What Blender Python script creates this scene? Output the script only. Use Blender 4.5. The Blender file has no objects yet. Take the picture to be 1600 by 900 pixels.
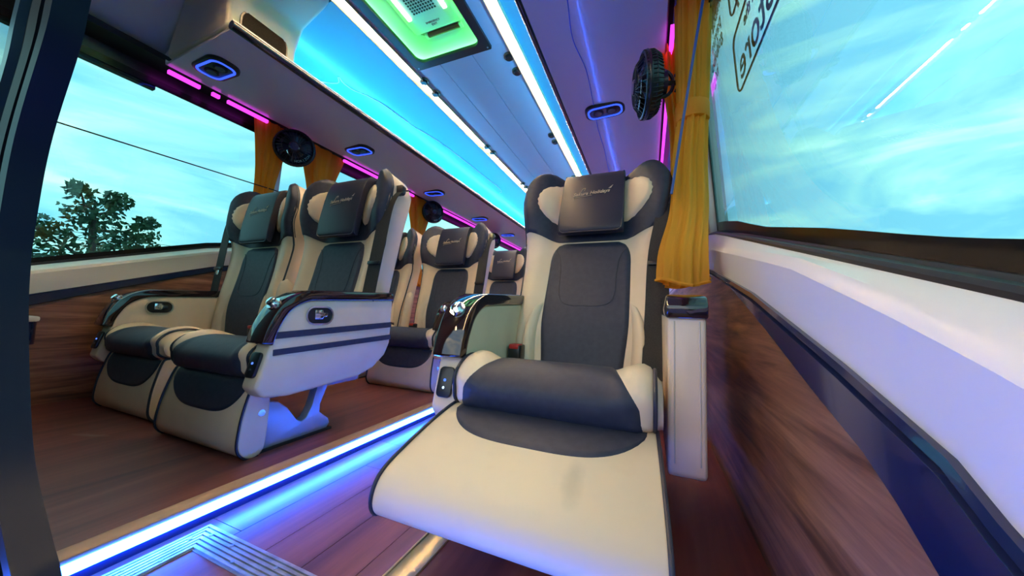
import bpy, bmesh, math, random
import numpy as np
from mathutils import Vector, Matrix
random.seed(4)
SC = bpy.context.scene
COL = SC.collection

# ------------------------------------------------------------------ camera
def make_camera():
    yaw, pit, rol = 0.395182573, 0.0701641487, 0.0320099891
    cy, sy, cp, sp = math.cos(yaw), math.sin(yaw), math.cos(pit), math.sin(pit)
    F = Vector((-sy*cp, cy*cp, sp)); R = Vector((cy, sy, 0)); U = R.cross(F)
    R2 = R*math.cos(rol) + U*math.sin(rol); U2 = U*math.cos(rol) - R*math.sin(rol)
    cd = bpy.data.cameras.new('camera'); cd.sensor_width = 36; cd.lens = 515.98*36/1600
    cd.clip_start = 0.01; cd.clip_end = 500
    c = bpy.data.objects.new('camera', cd); COL.objects.link(c)
    c.matrix_world = Matrix((R2, U2, -F)).transposed().to_4x4()
    SC.camera = c
make_camera()

# ------------------------------------------------------------------ world, exposure
def make_world():
    w = bpy.data.worlds.new('sky'); SC.world = w; w.use_nodes = True
    nt = w.node_tree; nt.nodes.clear()
    out = nt.nodes.new('ShaderNodeOutputWorld'); bg = nt.nodes.new('ShaderNodeBackground')
    tc = nt.nodes.new('ShaderNodeTexCoord'); mp = nt.nodes.new('ShaderNodeMapping')
    mp.inputs['Scale'].default_value = (1.2, 1.2, 4.2); mp.inputs['Rotation'].default_value = (0.1, 0.15, 0.4)
    n1 = nt.nodes.new('ShaderNodeTexNoise'); n1.inputs['Scale'].default_value = 2.3
    n1.inputs['Detail'].default_value = 7; n1.inputs['Roughness'].default_value = .55
    n1.inputs['Distortion'].default_value = .6
    cr = nt.nodes.new('ShaderNodeValToRGB'); e = cr.color_ramp.elements
    e[0].position = .42; e[0].color = (.46, .68, .90, 1)
    e[1].position = .76; e[1].color = (1.9, 1.55, 1.25, 1)
    m = e.new(.56); m.color = (.84, .93, .92, 1)
    nt.links.new(tc.outputs['Generated'], mp.inputs['Vector']); nt.links.new(mp.outputs[0], n1.inputs['Vector'])
    nt.links.new(n1.outputs['Fac'], cr.inputs[0]); nt.links.new(cr.outputs[0], bg.inputs['Color'])
    bg.inputs['Strength'].default_value = 1.65
    nt.links.new(bg.outputs[0], out.inputs[0])
make_world()
SC.view_settings.view_transform = 'Standard'; SC.view_settings.look = 'None'
SC.view_settings.gamma = 1; SC.view_settings.use_curve_mapping = False
SC.view_settings.exposure = 0.50
SC.cycles.use_denoising = True
SC.cycles.max_bounces = 8; SC.cycles.transparent_max_bounces = 24; SC.cycles.diffuse_bounces = 4
SC.cycles.sample_clamp_indirect = 4; SC.cycles.caustics_reflective = False; SC.cycles.caustics_refractive = False
# light strengths (the strips the coach has)
E_WARM, E_COVE, E_FLOOR, E_PURPLE, E_HATCH, E_RING = 235.0, 31.0, 72.0, 1.9, 18.0, 1.5

# ------------------------------------------------------------------ materials
ZFLOOR = -.459
MATS = {}
def mat(name, col=(.8, .8, .8), rough=.5, metal=0, spec=.5, coat=0, emit=None, estr=0, sheen=0, trans=0):
    if name in MATS: return MATS[name]
    m = bpy.data.materials.new(name); m.use_nodes = True
    b = m.node_tree.nodes['Principled BSDF']
    b.inputs['Base Color'].default_value = (*col, 1); b.inputs['Roughness'].default_value = rough
    b.inputs['Metallic'].default_value = metal; b.inputs['Specular IOR Level'].default_value = spec
    b.inputs['Coat Weight'].default_value = coat; b.inputs['Coat Roughness'].default_value = .05
    if emit: b.inputs['Emission Color'].default_value = (*emit, 1); b.inputs['Emission Strength'].default_value = estr
    MATS[name] = m; return m
def add_noise(m, scale, c1, c2, stretch=(1, 1, 1), bump=0, detail=4, lo=.35, hi=.65, rot=(0, 0, 0)):
    nt = m.node_tree; b = nt.nodes['Principled BSDF']
    tc = nt.nodes.new('ShaderNodeTexCoord'); mp = nt.nodes.new('ShaderNodeMapping')
    mp.inputs['Scale'].default_value = stretch; mp.inputs['Rotation'].default_value = rot
    n = nt.nodes.new('ShaderNodeTexNoise'); n.inputs['Scale'].default_value = scale; n.inputs['Detail'].default_value = detail
    nt.links.new(tc.outputs['Object'], mp.inputs[0]); nt.links.new(mp.outputs[0], n.inputs['Vector'])
    cr = nt.nodes.new('ShaderNodeValToRGB'); e = cr.color_ramp.elements
    e[0].position = lo; e[0].color = (*c1, 1); e[1].position = hi; e[1].color = (*c2, 1)
    nt.links.new(n.outputs['Fac'], cr.inputs[0]); nt.links.new(cr.outputs[0], b.inputs['Base Color'])
    if bump:
        bp = nt.nodes.new('ShaderNodeBump'); bp.inputs['Strength'].default_value = bump; bp.inputs['Distance'].default_value = .002
        nt.links.new(n.outputs['Fac'], bp.inputs['Height']); nt.links.new(bp.outputs[0], b.inputs['Normal'])
    return m
BEIGE = add_noise(mat('beige_leather', rough=.42, spec=.4), 9, (.80, .58, .385), (.84, .63, .43), bump=.0)
BEIGE_S = add_noise(mat('beige_leather_scuffed', rough=.42, spec=.4), 6, (.74, .54, .36), (.84, .63, .43), lo=.22, hi=.42)
NAVY = add_noise(mat('navy_leather', rough=.52, spec=.3), 60, (.022, .028, .050), (.030, .036, .060))
FLAP = mat('flap_leather', (.018, .020, .038), .42, spec=.3)
PIPE = mat('navy_piping', (.012, .014, .03), .5)
CAP = mat('dark_gloss_wood', (.018, .007, .007), .08, coat=.6)
CHROME = mat('chrome', (.8, .8, .82), .12, 1)
BLACK = mat('black_plastic', (.010, .010, .012), .3)
BLACKM = mat('black_matte', (.014, .013, .014), .65)
BELT = add_noise(mat('belt_webbing', rough=.75), 300, (.008, .008, .009), (.02, .02, .02))
RED = mat('red_button', (.55, .02, .02), .4)
GOLD = mat('logo_thread', (.62, .48, .33), .5)
STEEL = mat('painted_steel', (.42, .45, .50), .35, .4)
WHITE = mat('white_gelcoat', (.82, .76, .73), .34, coat=.1)
LIDM = mat('lid_gloss', (.90, .86, .87), .18, coat=.35)
CREAM = mat('cream_moulding', (.80, .72, .60), .3)
CEIL = mat('ceiling_panel', (.72, .74, .86), .14, coat=.3)
FILM = mat('blue_film', (.12, .50, .64), .22, coat=.2)
FILMEDGE = mat('film_edge', (.95, 1, 1), .2)
TRIM = mat('dark_bead', (.012, .014, .02), .15, coat=.4)
RAIL = mat('navy_rail', (.008, .014, .055), .16, coat=.45)
GASK = mat('black_gasket', (.010, .009, .010), .38)
FRIT = mat('black_frit', (.006, .006, .006), .22, spec=.25)
PARTM = add_noise(mat('partition_dark', rough=.5, spec=.12), 3, (.003, .004, .008), (.005, .007, .012))
ORANGE = mat('orange_curtain', (.95, .42, .035), .75)
YELLOW = mat('yellow_curtain', (.95, .52, .05), .7)
BRASS = add_noise(mat('brushed_brass', rough=.35, metal=.75), 40, (.45, .32, .16), (.72, .58, .34), (1, .05, 1))
ALU = add_noise(mat('ribbed_aluminium', rough=.35, metal=.7), 30, (.40, .38, .36), (.62, .60, .58))
NOSE = mat('tan_nosing', (.42, .26, .16), .4)
BLUEWIRE = mat('blue_cord', (.03, .08, .30), .4)
HATCHM = mat('hatch_shell', (.72, .78, .70), .4)
HATCHB = mat('hatch_frame', (.02, .016, .018), .4)
ROD = mat('red_rod', (.16, .03, .02), .4)
def translucent(m, col):
    nt = m.node_tree; b = nt.nodes['Principled BSDF']; out = nt.nodes['Material Output']
    t = nt.nodes.new('ShaderNodeBsdfTranslucent'); t.inputs[0].default_value = (*col, 1)
    mx = nt.nodes.new('ShaderNodeMixShader'); mx.inputs[0].default_value = .62
    nt.links.new(b.outputs[0], mx.inputs[1]); nt.links.new(t.outputs[0], mx.inputs[2]); nt.links.new(mx.outputs[0], out.inputs[0])
translucent(ORANGE, (1, .44, .035)); translucent(YELLOW, (1, .55, .05))
def emitm(name, col, s):
    m = bpy.data.materials.new(name); m.use_nodes = True; nt = m.node_tree; nt.nodes.clear()
    o = nt.nodes.new('ShaderNodeOutputMaterial'); e = nt.nodes.new('ShaderNodeEmission')
    e.inputs[0].default_value = (*col, 1); e.inputs[1].default_value = s; nt.links.new(e.outputs[0], o.inputs[0]); return m
L_WARM = emitm('led_warm', (1, .66, .33), E_WARM)
L_COVE = emitm('led_cove', (.05, .50, 1), E_COVE)
L_FLOOR = emitm('led_floor', (.016, .115, 1), E_FLOOR)
L_STEP = emitm('led_step', (.016, .115, 1), E_FLOOR*.55)
L_PURP = emitm('led_purple', (.60, .035, .66), E_PURPLE)
L_HATCH = emitm('led_green', (.10, 1, .16), E_HATCH)
L_BAR = emitm('led_bar', (.45, 1, .5), 6)
L_RING = emitm('led_ring', (.03, .08, 1), E_RING)
L_DOT = emitm('led_dot', (.08, .2, 1), 1.2)
def glassm(name, tint, k=1.0):
    m = bpy.data.materials.new(name); m.use_nodes = True; nt = m.node_tree; nt.nodes.clear()
    o = nt.nodes.new('ShaderNodeOutputMaterial'); t = nt.nodes.new('ShaderNodeBsdfTransparent'); g = nt.nodes.new('ShaderNodeBsdfGlossy')
    t.inputs[0].default_value = (*tint, 1); g.inputs['Roughness'].default_value = 0.0; g.inputs[0].default_value = (.9, .95, 1, 1)
    lw = nt.nodes.new('ShaderNodeLayerWeight'); lw.inputs[0].default_value = .5      # 'Facing' is 1-|cos|, the same from both sides of a pane
    pw_ = nt.nodes.new('ShaderNodeMath'); pw_.operation = 'POWER'; pw_.inputs[1].default_value = 5
    f = nt.nodes.new('ShaderNodeMath'); f.operation = 'MULTIPLY_ADD'; f.inputs[1].default_value = .96*k; f.inputs[2].default_value = .04*k
    nt.links.new(lw.outputs['Facing'], pw_.inputs[0]); nt.links.new(pw_.outputs[0], f.inputs[0])
    mx = nt.nodes.new('ShaderNodeMixShader')
    nt.links.new(f.outputs[0], mx.inputs[0]); nt.links.new(t.outputs[0], mx.inputs[1]); nt.links.new(g.outputs[0], mx.inputs[2])
    nt.links.new(mx.outputs[0], o.inputs[0]); return m
GLASS = glassm('tinted_glass', (.475, .74, .735))
GLASSD = glassm('dark_glass', (.30, .44, .50))
def woodm(name, c1, c2, c3, axis='Y', rough=.35, scale=6, coat=.15):
    m = bpy.data.materials.new(name); m.use_nodes = True; nt = m.node_tree; b = nt.nodes['Principled BSDF']
    tc = nt.nodes.new('ShaderNodeTexCoord'); mp = nt.nodes.new('ShaderNodeMapping')
    mp.inputs['Scale'].default_value = (1, .07, 1) if axis == 'Y' else (.07, 1, 1)
    n = nt.nodes.new('ShaderNodeTexNoise'); n.inputs['Scale'].default_value = scale; n.inputs['Detail'].default_value = 8; n.inputs['Roughness'].default_value = .62
    n.inputs['Distortion'].default_value = .35
    cr = nt.nodes.new('ShaderNodeValToRGB'); e = cr.color_ramp.elements
    e[0].position = .33; e[0].color = (*c1, 1); e[1].position = .68; e[1].color = (*c3, 1); q = e.new(.5); q.color = (*c2, 1)
    nt.links.new(tc.outputs['Object'], mp.inputs[0]); nt.links.new(mp.outputs[0], n.inputs['Vector'])
    nt.links.new(n.outputs['Fac'], cr.inputs[0]); nt.links.new(cr.outputs[0], b.inputs['Base Color'])
    b.inputs['Roughness'].default_value = rough; b.inputs['Coat Weight'].default_value = coat; b.inputs['Coat Roughness'].default_value = .15
    return m
W_FLOOR = woodm('floor_wood', (.11, .024, .019), (.23, .058, .040), (.35, .108, .072), scale=9, rough=.42)
W_WALL = woodm('wall_wood', (.085, .030, .015), (.24, .098, .048), (.42, .19, .095), scale=40, rough=.5, coat=.04)
W_PLANK = [woodm('plank_wood_%d' % i, *(tuple(c*k for c in q) for q in ((.08, .022, .02), (.16, .05, .038), (.25, .09, .065))), scale=12, rough=.36) for i, k in enumerate((.8, 1.0, 1.2))]

def add_stain(m, c, radii, col, nscale=60, amount=.8, rot=0):
    nt = m.node_tree; b = nt.nodes['Principled BSDF']; src = b.inputs['Base Color'].links[0].from_socket
    tc = nt.nodes.new('ShaderNodeTexCoord'); mp = nt.nodes.new('ShaderNodeMapping'); mp.vector_type = 'TEXTURE'
    mp.inputs['Location'].default_value = c; mp.inputs['Scale'].default_value = radii; mp.inputs['Rotation'].default_value = (0, 0, rot)
    ln = nt.nodes.new('ShaderNodeVectorMath'); ln.operation = 'LENGTH'
    nz = nt.nodes.new('ShaderNodeTexNoise'); nz.inputs['Scale'].default_value = nscale; nz.inputs['Detail'].default_value = 4
    a = nt.nodes.new('ShaderNodeMath'); a.operation = 'ADD'
    mr = nt.nodes.new('ShaderNodeMapRange'); mr.inputs['From Min'].default_value = .75; mr.inputs['From Max'].default_value = 1.6
    mr.inputs['To Min'].default_value = amount; mr.inputs['To Max'].default_value = 0
    mx = nt.nodes.new('ShaderNodeMix'); mx.data_type = 'RGBA'; mx.inputs['B'].default_value = (*col, 1)
    L = nt.links.new
    L(tc.outputs['Object'], mp.inputs[0]); L(mp.outputs[0], ln.inputs[0]); L(tc.outputs['Object'], nz.inputs['Vector'])
    L(ln.outputs['Value'], a.inputs[0]); L(nz.outputs['Fac'], a.inputs[1]); L(a.outputs[0], mr.inputs['Value'])
    L(mr.outputs[0], mx.inputs['Factor']); L(src, mx.inputs['A']); L(mx.outputs['Result'], b.inputs['Base Color'])
add_stain(W_FLOOR, (-1.73, .515, ZFLOOR), (.075, .012, .1), (.36, .22, .15), 45, .75, .35)
add_stain(BEIGE_S, (.095, -.215, .20), (.020, .048, .2), (.50, .40, .27), 40, .42)
add_stain(BEIGE_S, (-.13, -.14, .20), (.03, .012, .2), (.45, .36, .27), 50, .4)

# ------------------------------------------------------------------ mesh helpers
def link(name, me, m, parent=None, smooth=40):
    if smooth:
        for p in me.polygons: p.use_smooth = True
        me.set_sharp_from_angle(angle=math.radians(smooth))
    if m: me.materials.append(m)
    o = bpy.data.objects.new(name, me); COL.objects.link(o)
    if parent: o.parent = parent
    return o
def mk(name, vs, fs, m, parent=None, smooth=40, fix=True):
    me = bpy.data.meshes.new(name); me.from_pydata([tuple(v) for v in vs], [], fs); me.update()
    if fix:
        bm = bmesh.new(); bm.from_mesh(me); bmesh.ops.remove_doubles(bm, verts=bm.verts, dist=1e-6)
        bmesh.ops.recalc_face_normals(bm, faces=bm.faces); bm.to_mesh(me); bm.free()
    return link(name, me, m, parent, smooth)
def from_bm(name, bm, m, parent=None, smooth=40):
    bmesh.ops.recalc_face_normals(bm, faces=bm.faces)
    me = bpy.data.meshes.new(name); bm.to_mesh(me); bm.free(); return link(name, me, m, parent, smooth)
def bm_prism(bm, pts, f0, f1, bev=0, seg=2):
    """pts: 2D polygon; f0, f1 map (a, b) to the two end positions"""
    b2 = bmesh.new()
    A = [b2.verts.new(f0(*p)) for p in pts]; B = [b2.verts.new(f1(*p)) for p in pts]; n = len(pts)
    b2.faces.new(A); b2.faces.new(B[::-1])
    for i in range(n): b2.faces.new((A[i], B[i], B[(i+1) % n], A[(i+1) % n]))
    bmesh.ops.recalc_face_normals(b2, faces=b2.faces)
    if bev:
        ed = [e for e in b2.edges if len(e.link_faces) == 2 and e.calc_face_angle(0) > .6]
        bmesh.ops.bevel(b2, geom=ed, offset=bev, segments=seg, profile=.5, affect='EDGES', clamp_overlap=True)
    me = bpy.data.meshes.new('tmp'); b2.to_mesh(me); b2.free(); bm.from_mesh(me); bpy.data.meshes.remove(me)
def prism(name, pts, f0, f1, m, parent=None, bev=0, seg=2, smooth=40):
    bm = bmesh.new(); bm_prism(bm, pts, f0, f1, bev, seg); return from_bm(name, bm, m, parent, smooth)
def bm_box(bm, lo, hi, bev=0, seg=2):
    bm_prism(bm, [(lo[0], lo[1]), (hi[0], lo[1]), (hi[0], hi[1]), (lo[0], hi[1])],
             lambda a, b: (a, b, lo[2]), lambda a, b: (a, b, hi[2]), bev, seg)
def box(name, lo, hi, m, parent=None, bev=0, seg=2):
    bm = bmesh.new(); bm_box(bm, lo, hi, bev, seg); return from_bm(name, bm, m, parent)
def bm_tube(bm, path, r, n=8, closed=False):
    P = [Vector(p) for p in path]; k = len(P); rings = []
    up = None
    for i in range(k):
        a = P[(i-1) % k] if (closed or i > 0) else P[i]; b = P[(i+1) % k] if (closed or i < k-1) else P[i]
        t = (b-a).normalized()
        if up is None: up = t.orthogonal().normalized()
        up = (up - t*up.dot(t))
        up = up.normalized() if up.length > 1e-6 else t.orthogonal().normalized()
        s = t.cross(up); rr = r[i] if hasattr(r, '__len__') else r
        rings.append([bm.verts.new(P[i] + up*(rr*math.cos(2*math.pi*j/n)) + s*(rr*math.sin(2*math.pi*j/n))) for j in range(n)])
    for i in range(k if closed else k-1):
        A, B = rings[i], rings[(i+1) % k]
        for j in range(n): bm.faces.new((A[j], A[(j+1) % n], B[(j+1) % n], B[j]))
    if not closed: bm.faces.new(rings[0][::-1]); bm.faces.new(rings[-1])
def tube(name, path, r, m, parent=None, n=8, closed=False):
    bm = bmesh.new(); bm_tube(bm, path, r, n, closed); return from_bm(name, bm, m, parent, 60)
def bm_cyl(bm, c, axis, r, h, n=20, r2=None):
    c = Vector(c); a = Vector(axis).normalized(); u = a.orthogonal().normalized(); v = a.cross(u); r2 = r if r2 is None else r2
    A = [bm.verts.new(c + (u*math.cos(2*math.pi*i/n) + v*math.sin(2*math.pi*i/n))*r) for i in range(n)]
    B = [bm.verts.new(c + a*h + (u*math.cos(2*math.pi*i/n) + v*math.sin(2*math.pi*i/n))*r2) for i in range(n)]
    bm.faces.new(A[::-1]); bm.faces.new(B)
    for i in range(n): bm.faces.new((A[i], A[(i+1) % n], B[(i+1) % n], B[i]))
def cyl(name, c, axis, r, h, m, parent=None, n=20, r2=None):
    bm = bmesh.new(); bm_cyl(bm, c, axis, r, h, n, r2); return from_bm(name, bm, m, parent)
def grid(name, fn, nu, nv, m, parent=None, smooth=60, extra=None):
    vs = [fn(i/(nu-1), j/(nv-1)) for j in range(nv) for i in range(nu)]
    fs = [(j*nu+i, j*nu+i+1, (j+1)*nu+i+1, (j+1)*nu+i) for j in range(nv-1) for i in range(nu-1)]
    return mk(name, vs, fs, m, parent, smooth)
def sst(a, b, x):
    t = min(1, max(0, (x-a)/(b-a))); return t*t*(3-2*t)
def chain(pts, n=8):
    """Catmull-Rom through 2D/3D points"""
    P = [Vector(p) for p in pts]; out = []
    for i in range(len(P)-1):
        p0 = P[max(i-1, 0)]; p1 = P[i]; p2 = P[i+1]; p3 = P[min(i+2, len(P)-1)]
        for k in range(n):
            t = k/n; out.append(.5*((2*p1)+(p2-p0)*t+(2*p0-5*p1+4*p2-p3)*t*t+(3*p1-p0-3*p2+p3)*t**3))
    out.append(P[-1]); return out
def tag(o, label, cat=None, group=None, kind=None):
    o['label'] = label
    if cat: o['category'] = cat
    if group: o['group'] = group
    if kind: o['kind'] = kind
    return o
def empty(name, loc=(0, 0, 0)):
    o = bpy.data.objects.new(name, None); COL.objects.link(o); o.location = loc; o.empty_display_size = .05; return o
def text(name, body, size, m, parent, mw, extr=.0006, shear=0, mirror=False, align='CENTER', off=0):
    cu = bpy.data.curves.new(name, 'FONT'); cu.body = body; cu.size = size; cu.align_x = align; cu.align_y = 'CENTER'
    cu.extrude = extr; cu.shear = shear; cu.offset = off; cu.resolution_u = 3
    tmp = bpy.data.objects.new('tmp_text', cu); COL.objects.link(tmp)
    dg = bpy.context.evaluated_depsgraph_get(); me = bpy.data.meshes.new_from_object(tmp.evaluated_get(dg))
    bpy.data.objects.remove(tmp); bpy.data.curves.remove(cu); me.materials.clear(); me.materials.append(m); me.name = name
    o = bpy.data.objects.new(name, me); COL.objects.link(o)
    if parent: o.parent = parent
    o.matrix_local = mw
    return o
def frame_m(o, x, y, z):
    m = Matrix((Vector(x), Vector(y), Vector(z))).transposed().to_4x4(); m.translation = Vector(o); return m

ZF, ZA = -.459, -.508           # platform floor, aisle floor (camera eye is z = 0)
XE, XG = -.938, -.412           # platform edges either side of the aisle
YB, YE = -1.0, 7.6              # shell extent along the coach

# ------------------------------------------------------------------ floors
o = box('floor_platform', (-2.5, YB, ZF-.12), (XE-.045, YE, ZF), W_FLOOR); tag(o, 'reddish brown wood-grain floor under the double seats', kind='structure')
o = box('trim_1', (XE-.045, YB, ZF-.02), (XE, YE, ZF+.003), NOSE, bev=.002); tag(o, 'tan nosing along the seat platform edge', kind='structure')
o = box('trim_2', (XE-.03, YB, ZA-.05), (XE-.006, YE, ZF-.02), RAIL); tag(o, 'dark riser under the platform nosing', kind='structure')
YS = .36      # front edge of the right platform, above the entrance step well
o = box('floor_platform_right', (XG+.045, YS, ZF-.12), (.3, YE, ZF), W_FLOOR); tag(o, 'dark wood-grain floor under the single seat', kind='structure')
t = empty('edge_strip', (XG, .6, ZF)); tag(t, 'brass edge strip on the floor in front of the single seat', 'edge strip')
box('strip_plate', (0, YS-.6, -.02), (.045, YE-.6, .004), BRASS, t, bev=.0015)
for y in (.02, .42, .82): cyl('screw', (.03, y, .004), (0, 0, 1), .004, .001, STEEL, t, n=10)
box('strip_lip', (-.004, YS-.6, -.03), (0, YE-.6, .006), BRASS, t)
o = box('trim_3', (XG+.012, YS, ZA-.05), (XG+.03, YE, ZF-.02), RAIL); tag(o, 'riser under the brass edge strip', kind='structure')
fl = box('floor_aisle', (XE-.03, YB, ZA-.05), (XG+.03, YE, ZA-.006), BLACKM); tag(fl, 'sunken aisle floor of wood planks', kind='structure')
pw = (XG-XE+.02)/5
for i in range(5):
    y = YB - random.random()*.3; k = 0
    while y < 4.5:
        L = .52; lo, hi = max(y, YB), y+L-.0015
        if hi > lo: box('plank', (XE-.01+i*pw+.0008, lo, ZA-.006), (XE-.01+(i+1)*pw-.0008, hi, ZA), random.choice(W_PLANK), fl)
        y += L
o = box('floor_aisle_rear', (XE-.01, 4.5, ZA-.006), (XG+.01, YE, ZA), W_FLOOR); tag(o, 'far end of the wood aisle floor', kind='structure')

# trapdoor frame of ribbed aluminium
td = empty('trapdoor', (-.67, .2, ZA)); tag(td, 'floor trapdoor framed by ribbed aluminium strips in the aisle', 'trapdoor')
def ribs(name, p0, p1, inward, w, miter0, miter1, n=6):
    bm = bmesh.new(); p0, p1, q = Vector(p0), Vector(p1), Vector(inward); d = (p1-p0).normalized()
    for k in range(n+1):
        a, b = (0, w) if k == n else (w*k/n, w*(k+.62)/n)
        h0, h1 = (0, .003) if k == n else (.003, .006)
        c = [p0+q*a+d*miter0*a, p1+q*a-d*miter1*a, p1+q*b-d*miter1*b, p0+q*b+d*miter0*b]
        bm_prism(bm, [(i, 0) for i in range(4)], lambda i, z: (c[i].x, c[i].y, h0), lambda i, z: (c[i].x, c[i].y, h1))
    return from_bm(name, bm, ALU, td, 30)
x0, x1, y0, y1, w = -.246, .236, -.55, .268, .058
ribs('frame_strip', (x0, y1, 0), (x1, y1, 0), (0, -1, 0), w, 1, 1)
ribs('frame_strip', (x0, y0, 0), (x0, y1, 0), (1, 0, 0), w, 1, 1)
ribs('frame_strip', (x1, y0, 0), (x1, y1, 0), (-1, 0, 0), w, 1, 1)
ribs('frame_strip', (x0, y0, 0), (x1, y0, 0), (0, 1, 0), w, 1, 1)
box('panel', (x0+w, y0+w, .0), (x1-w, y1-w, .002), W_PLANK[1], td)
for p in ((x0+.02, y1-.045), (x0+.045, y1-.02), (x0+.015, y1-.14), (x0+.045, y1-.10), (x0+.12, y1-.02), (x0+.17, y1-.045), (x0+.26, y1-.02), (x0+.045, y1-.2)):
    cyl('screw', (*p, .005), (0, 0, 1), .004, .002, STEEL, td, n=10)

# platform edge LED
def led(name, label, lo, hi, m, cat='led strip', group=None):
    o = box(name, lo, hi, m); tag(o, label, cat, group); return o
led('floor_led_strip', 'glowing blue-white light strip along the left platform edge', (XE-.006, YB, ZF-.026), (XE+.003, YE, ZF-.006), L_FLOOR)
led('floor_led_strip', 'blue light strip under the brass edge strip by the single seat', (XG-.003, YS, ZF-.040), (XG+.012, YE, ZF-.020), L_FLOOR)
led('step_led_strip', 'blue light strip on the platform nosing above the entrance step', (XG+.05, YS-.022, ZF-.032), (.19, YS, ZF-.004), L_STEP)
o = box('floor_step', (XG+.03, YB, ZA-.30), (.3, YS, ZA-.25), W_FLOOR); tag(o, 'entrance step floor in front of the single seat', kind='structure')
o = box('wall_step', (XG+.012, YB, ZA-.30), (XG+.03, YS, ZA), RAIL); tag(o, 'riser between the aisle and the entrance step', kind='structure')

# ------------------------------------------------------------------ side walls (curves measured along the coach)
Yw = [YB, -.5, -.2, 0, .1, .2, .25, .3, .335, .383, .429, .47, .525, .6, .7, .8, .974, 1.1, 1.225, 1.4, 1.6, 1.9, YE]
def itp(pts): xs, zs = zip(*pts); return lambda y: float(np.interp(y, xs, zs))
R_rb = itp([(-1, -.42), (0, -.345), (.2, -.27), (.351, -.177), (.383, -.154), (.429, -.129), (.525, -.095), (.75, -.008), (.974, .070), (1.3, .145), (1.7, .2), (8, .2)])
R_rt = itp([(-1, -.33), (0, -.25), (.2, -.17), (.299, -.116), (.335, -.092), (.402, -.069), (.471, -.046), (.8, .052), (1.225, .151), (1.7, .24), (8, .24)])
R_cr = itp([(-1, -.22), (0, -.13), (.2, -.055), (.307, -.012), (.397, .020), (.615, .091), (1.22, .229), (1.7, .32), (8, .32)])
R_si = itp([(-1, -.16), (0, -.085), (.2, -.035), (.377, .018), (.56, .069), (1.58, .348), (1.9, .40), (8, .40)])
R_s2 = itp([(-1, -.17), (0, -.085), (.2, -.022), (.326, .0158), (.485, .0596), (1.369, .3015), (1.75, .38), (8, .38)])
L_rb = itp([(-1, -.5), (0, -.21), (.5, -.042), (.785, .064), (1.1, .17), (1.5, .26), (8, .27)])
L_rt = itp([(-1, -.45), (0, -.155), (.497, .006), (1.093, .202), (1.5, .30), (8, .31)])
L_si = itp([(-1, -.3), (0, -.03), (.497, .126), (1.111, .32), (1.6, .42), (8, .42)])
def wallband(name, label, rows, m, thick, parent=None, kind='structure', y0=YB):
    """rows: list of functions y -> (x, z) from bottom to top; thick: outward x offset"""
    ys = [y for y in Yw if y >= y0]; n = len(rows); vs = []; fs = []
    for y in ys:
        f = [r(y) for r in rows]
        vs += [(x, y, z) for x, z in f] + [(x+thick, y, z) for x, z in f[::-1]]
    k = 2*n
    for i in range(len(ys)-1):
        for j in range(k): fs.append((i*k+j, i*k+(j+1) % k, (i+1)*k+(j+1) % k, (i+1)*k+j))
    fs.append(tuple(range(k))); fs.append(tuple((len(ys)-1)*k+j for j in range(k))[::-1])
    o = mk(name, vs, fs, m, parent, 25)
    if not parent: tag(o, label, kind=kind)
    return o
wr = wallband('wall_right', 'brown wood-grain lower wall beside the single seat', [lambda y: (.205, ZF-.02), lambda y: (.20, ZF+.1), lambda y: (.20, R_rb(y))], W_WALL, .06)
wallband('trim_4', 'glossy navy rail along the wall beside the single seat', [lambda y: (.20, R_rb(y)), lambda y: (.188, R_rb(y)+.006), lambda y: (.186, R_rt(y)-.014), lambda y: (.192, R_rt(y)-.012), lambda y: (.194, R_rt(y)-.009), lambda y: (.187, R_rt(y)-.007), lambda y: (.190, R_rt(y))], RAIL, .06)
wallband('trim_5', 'white glossy window ledge beside the single seat', [lambda y: (.196, R_rt(y)-.002), lambda y: (.192, R_cr(y)-.012), lambda y: (.197, R_cr(y)-.002), lambda y: (.203, R_cr(y)+.004), lambda y: (.221, R_s2(y)-.003), lambda y: (.226, R_s2(y)), lambda y: (.236, R_s2(y)-.002)], WHITE, .05)
wallband('trim_25', 'dark gasket ledge under the window beside the single seat', [lambda y: (.226, R_s2(y)-.006), lambda y: (.227, R_s2(y)+.005), lambda y: (.232, R_s2(y)+.009), lambda y: (.262, R_si(y)+.016)], GASK, .03)
wl = wallband('wall_left', 'reddish wood-grain lower wall beside the double seats', [lambda y: (-2.395, ZF-.02), lambda y: (-2.39, ZF+.1), lambda y: (-2.385, L_rb(y))], W_WALL, -.06)
wallband('trim_6', 'navy rail along the wall beside the double seats', [lambda y: (-2.38, L_rb(y)), lambda y: (-2.374, L_rb(y)+.004), lambda y: (-2.374, L_rt(y)-.006), lambda y: (-2.38, L_rt(y))], RAIL, -.06)
wallband('trim_7', 'cream window ledge beside the double seats', [lambda y: (-2.382, L_rt(y)-.002), lambda y: (-2.378, L_si(y)-.035), lambda y: (-2.385, L_si(y)-.022), lambda y: (-2.42, L_si(y)-.002), lambda y: (-2.44, L_si(y))], CREAM, -.05)

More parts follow.
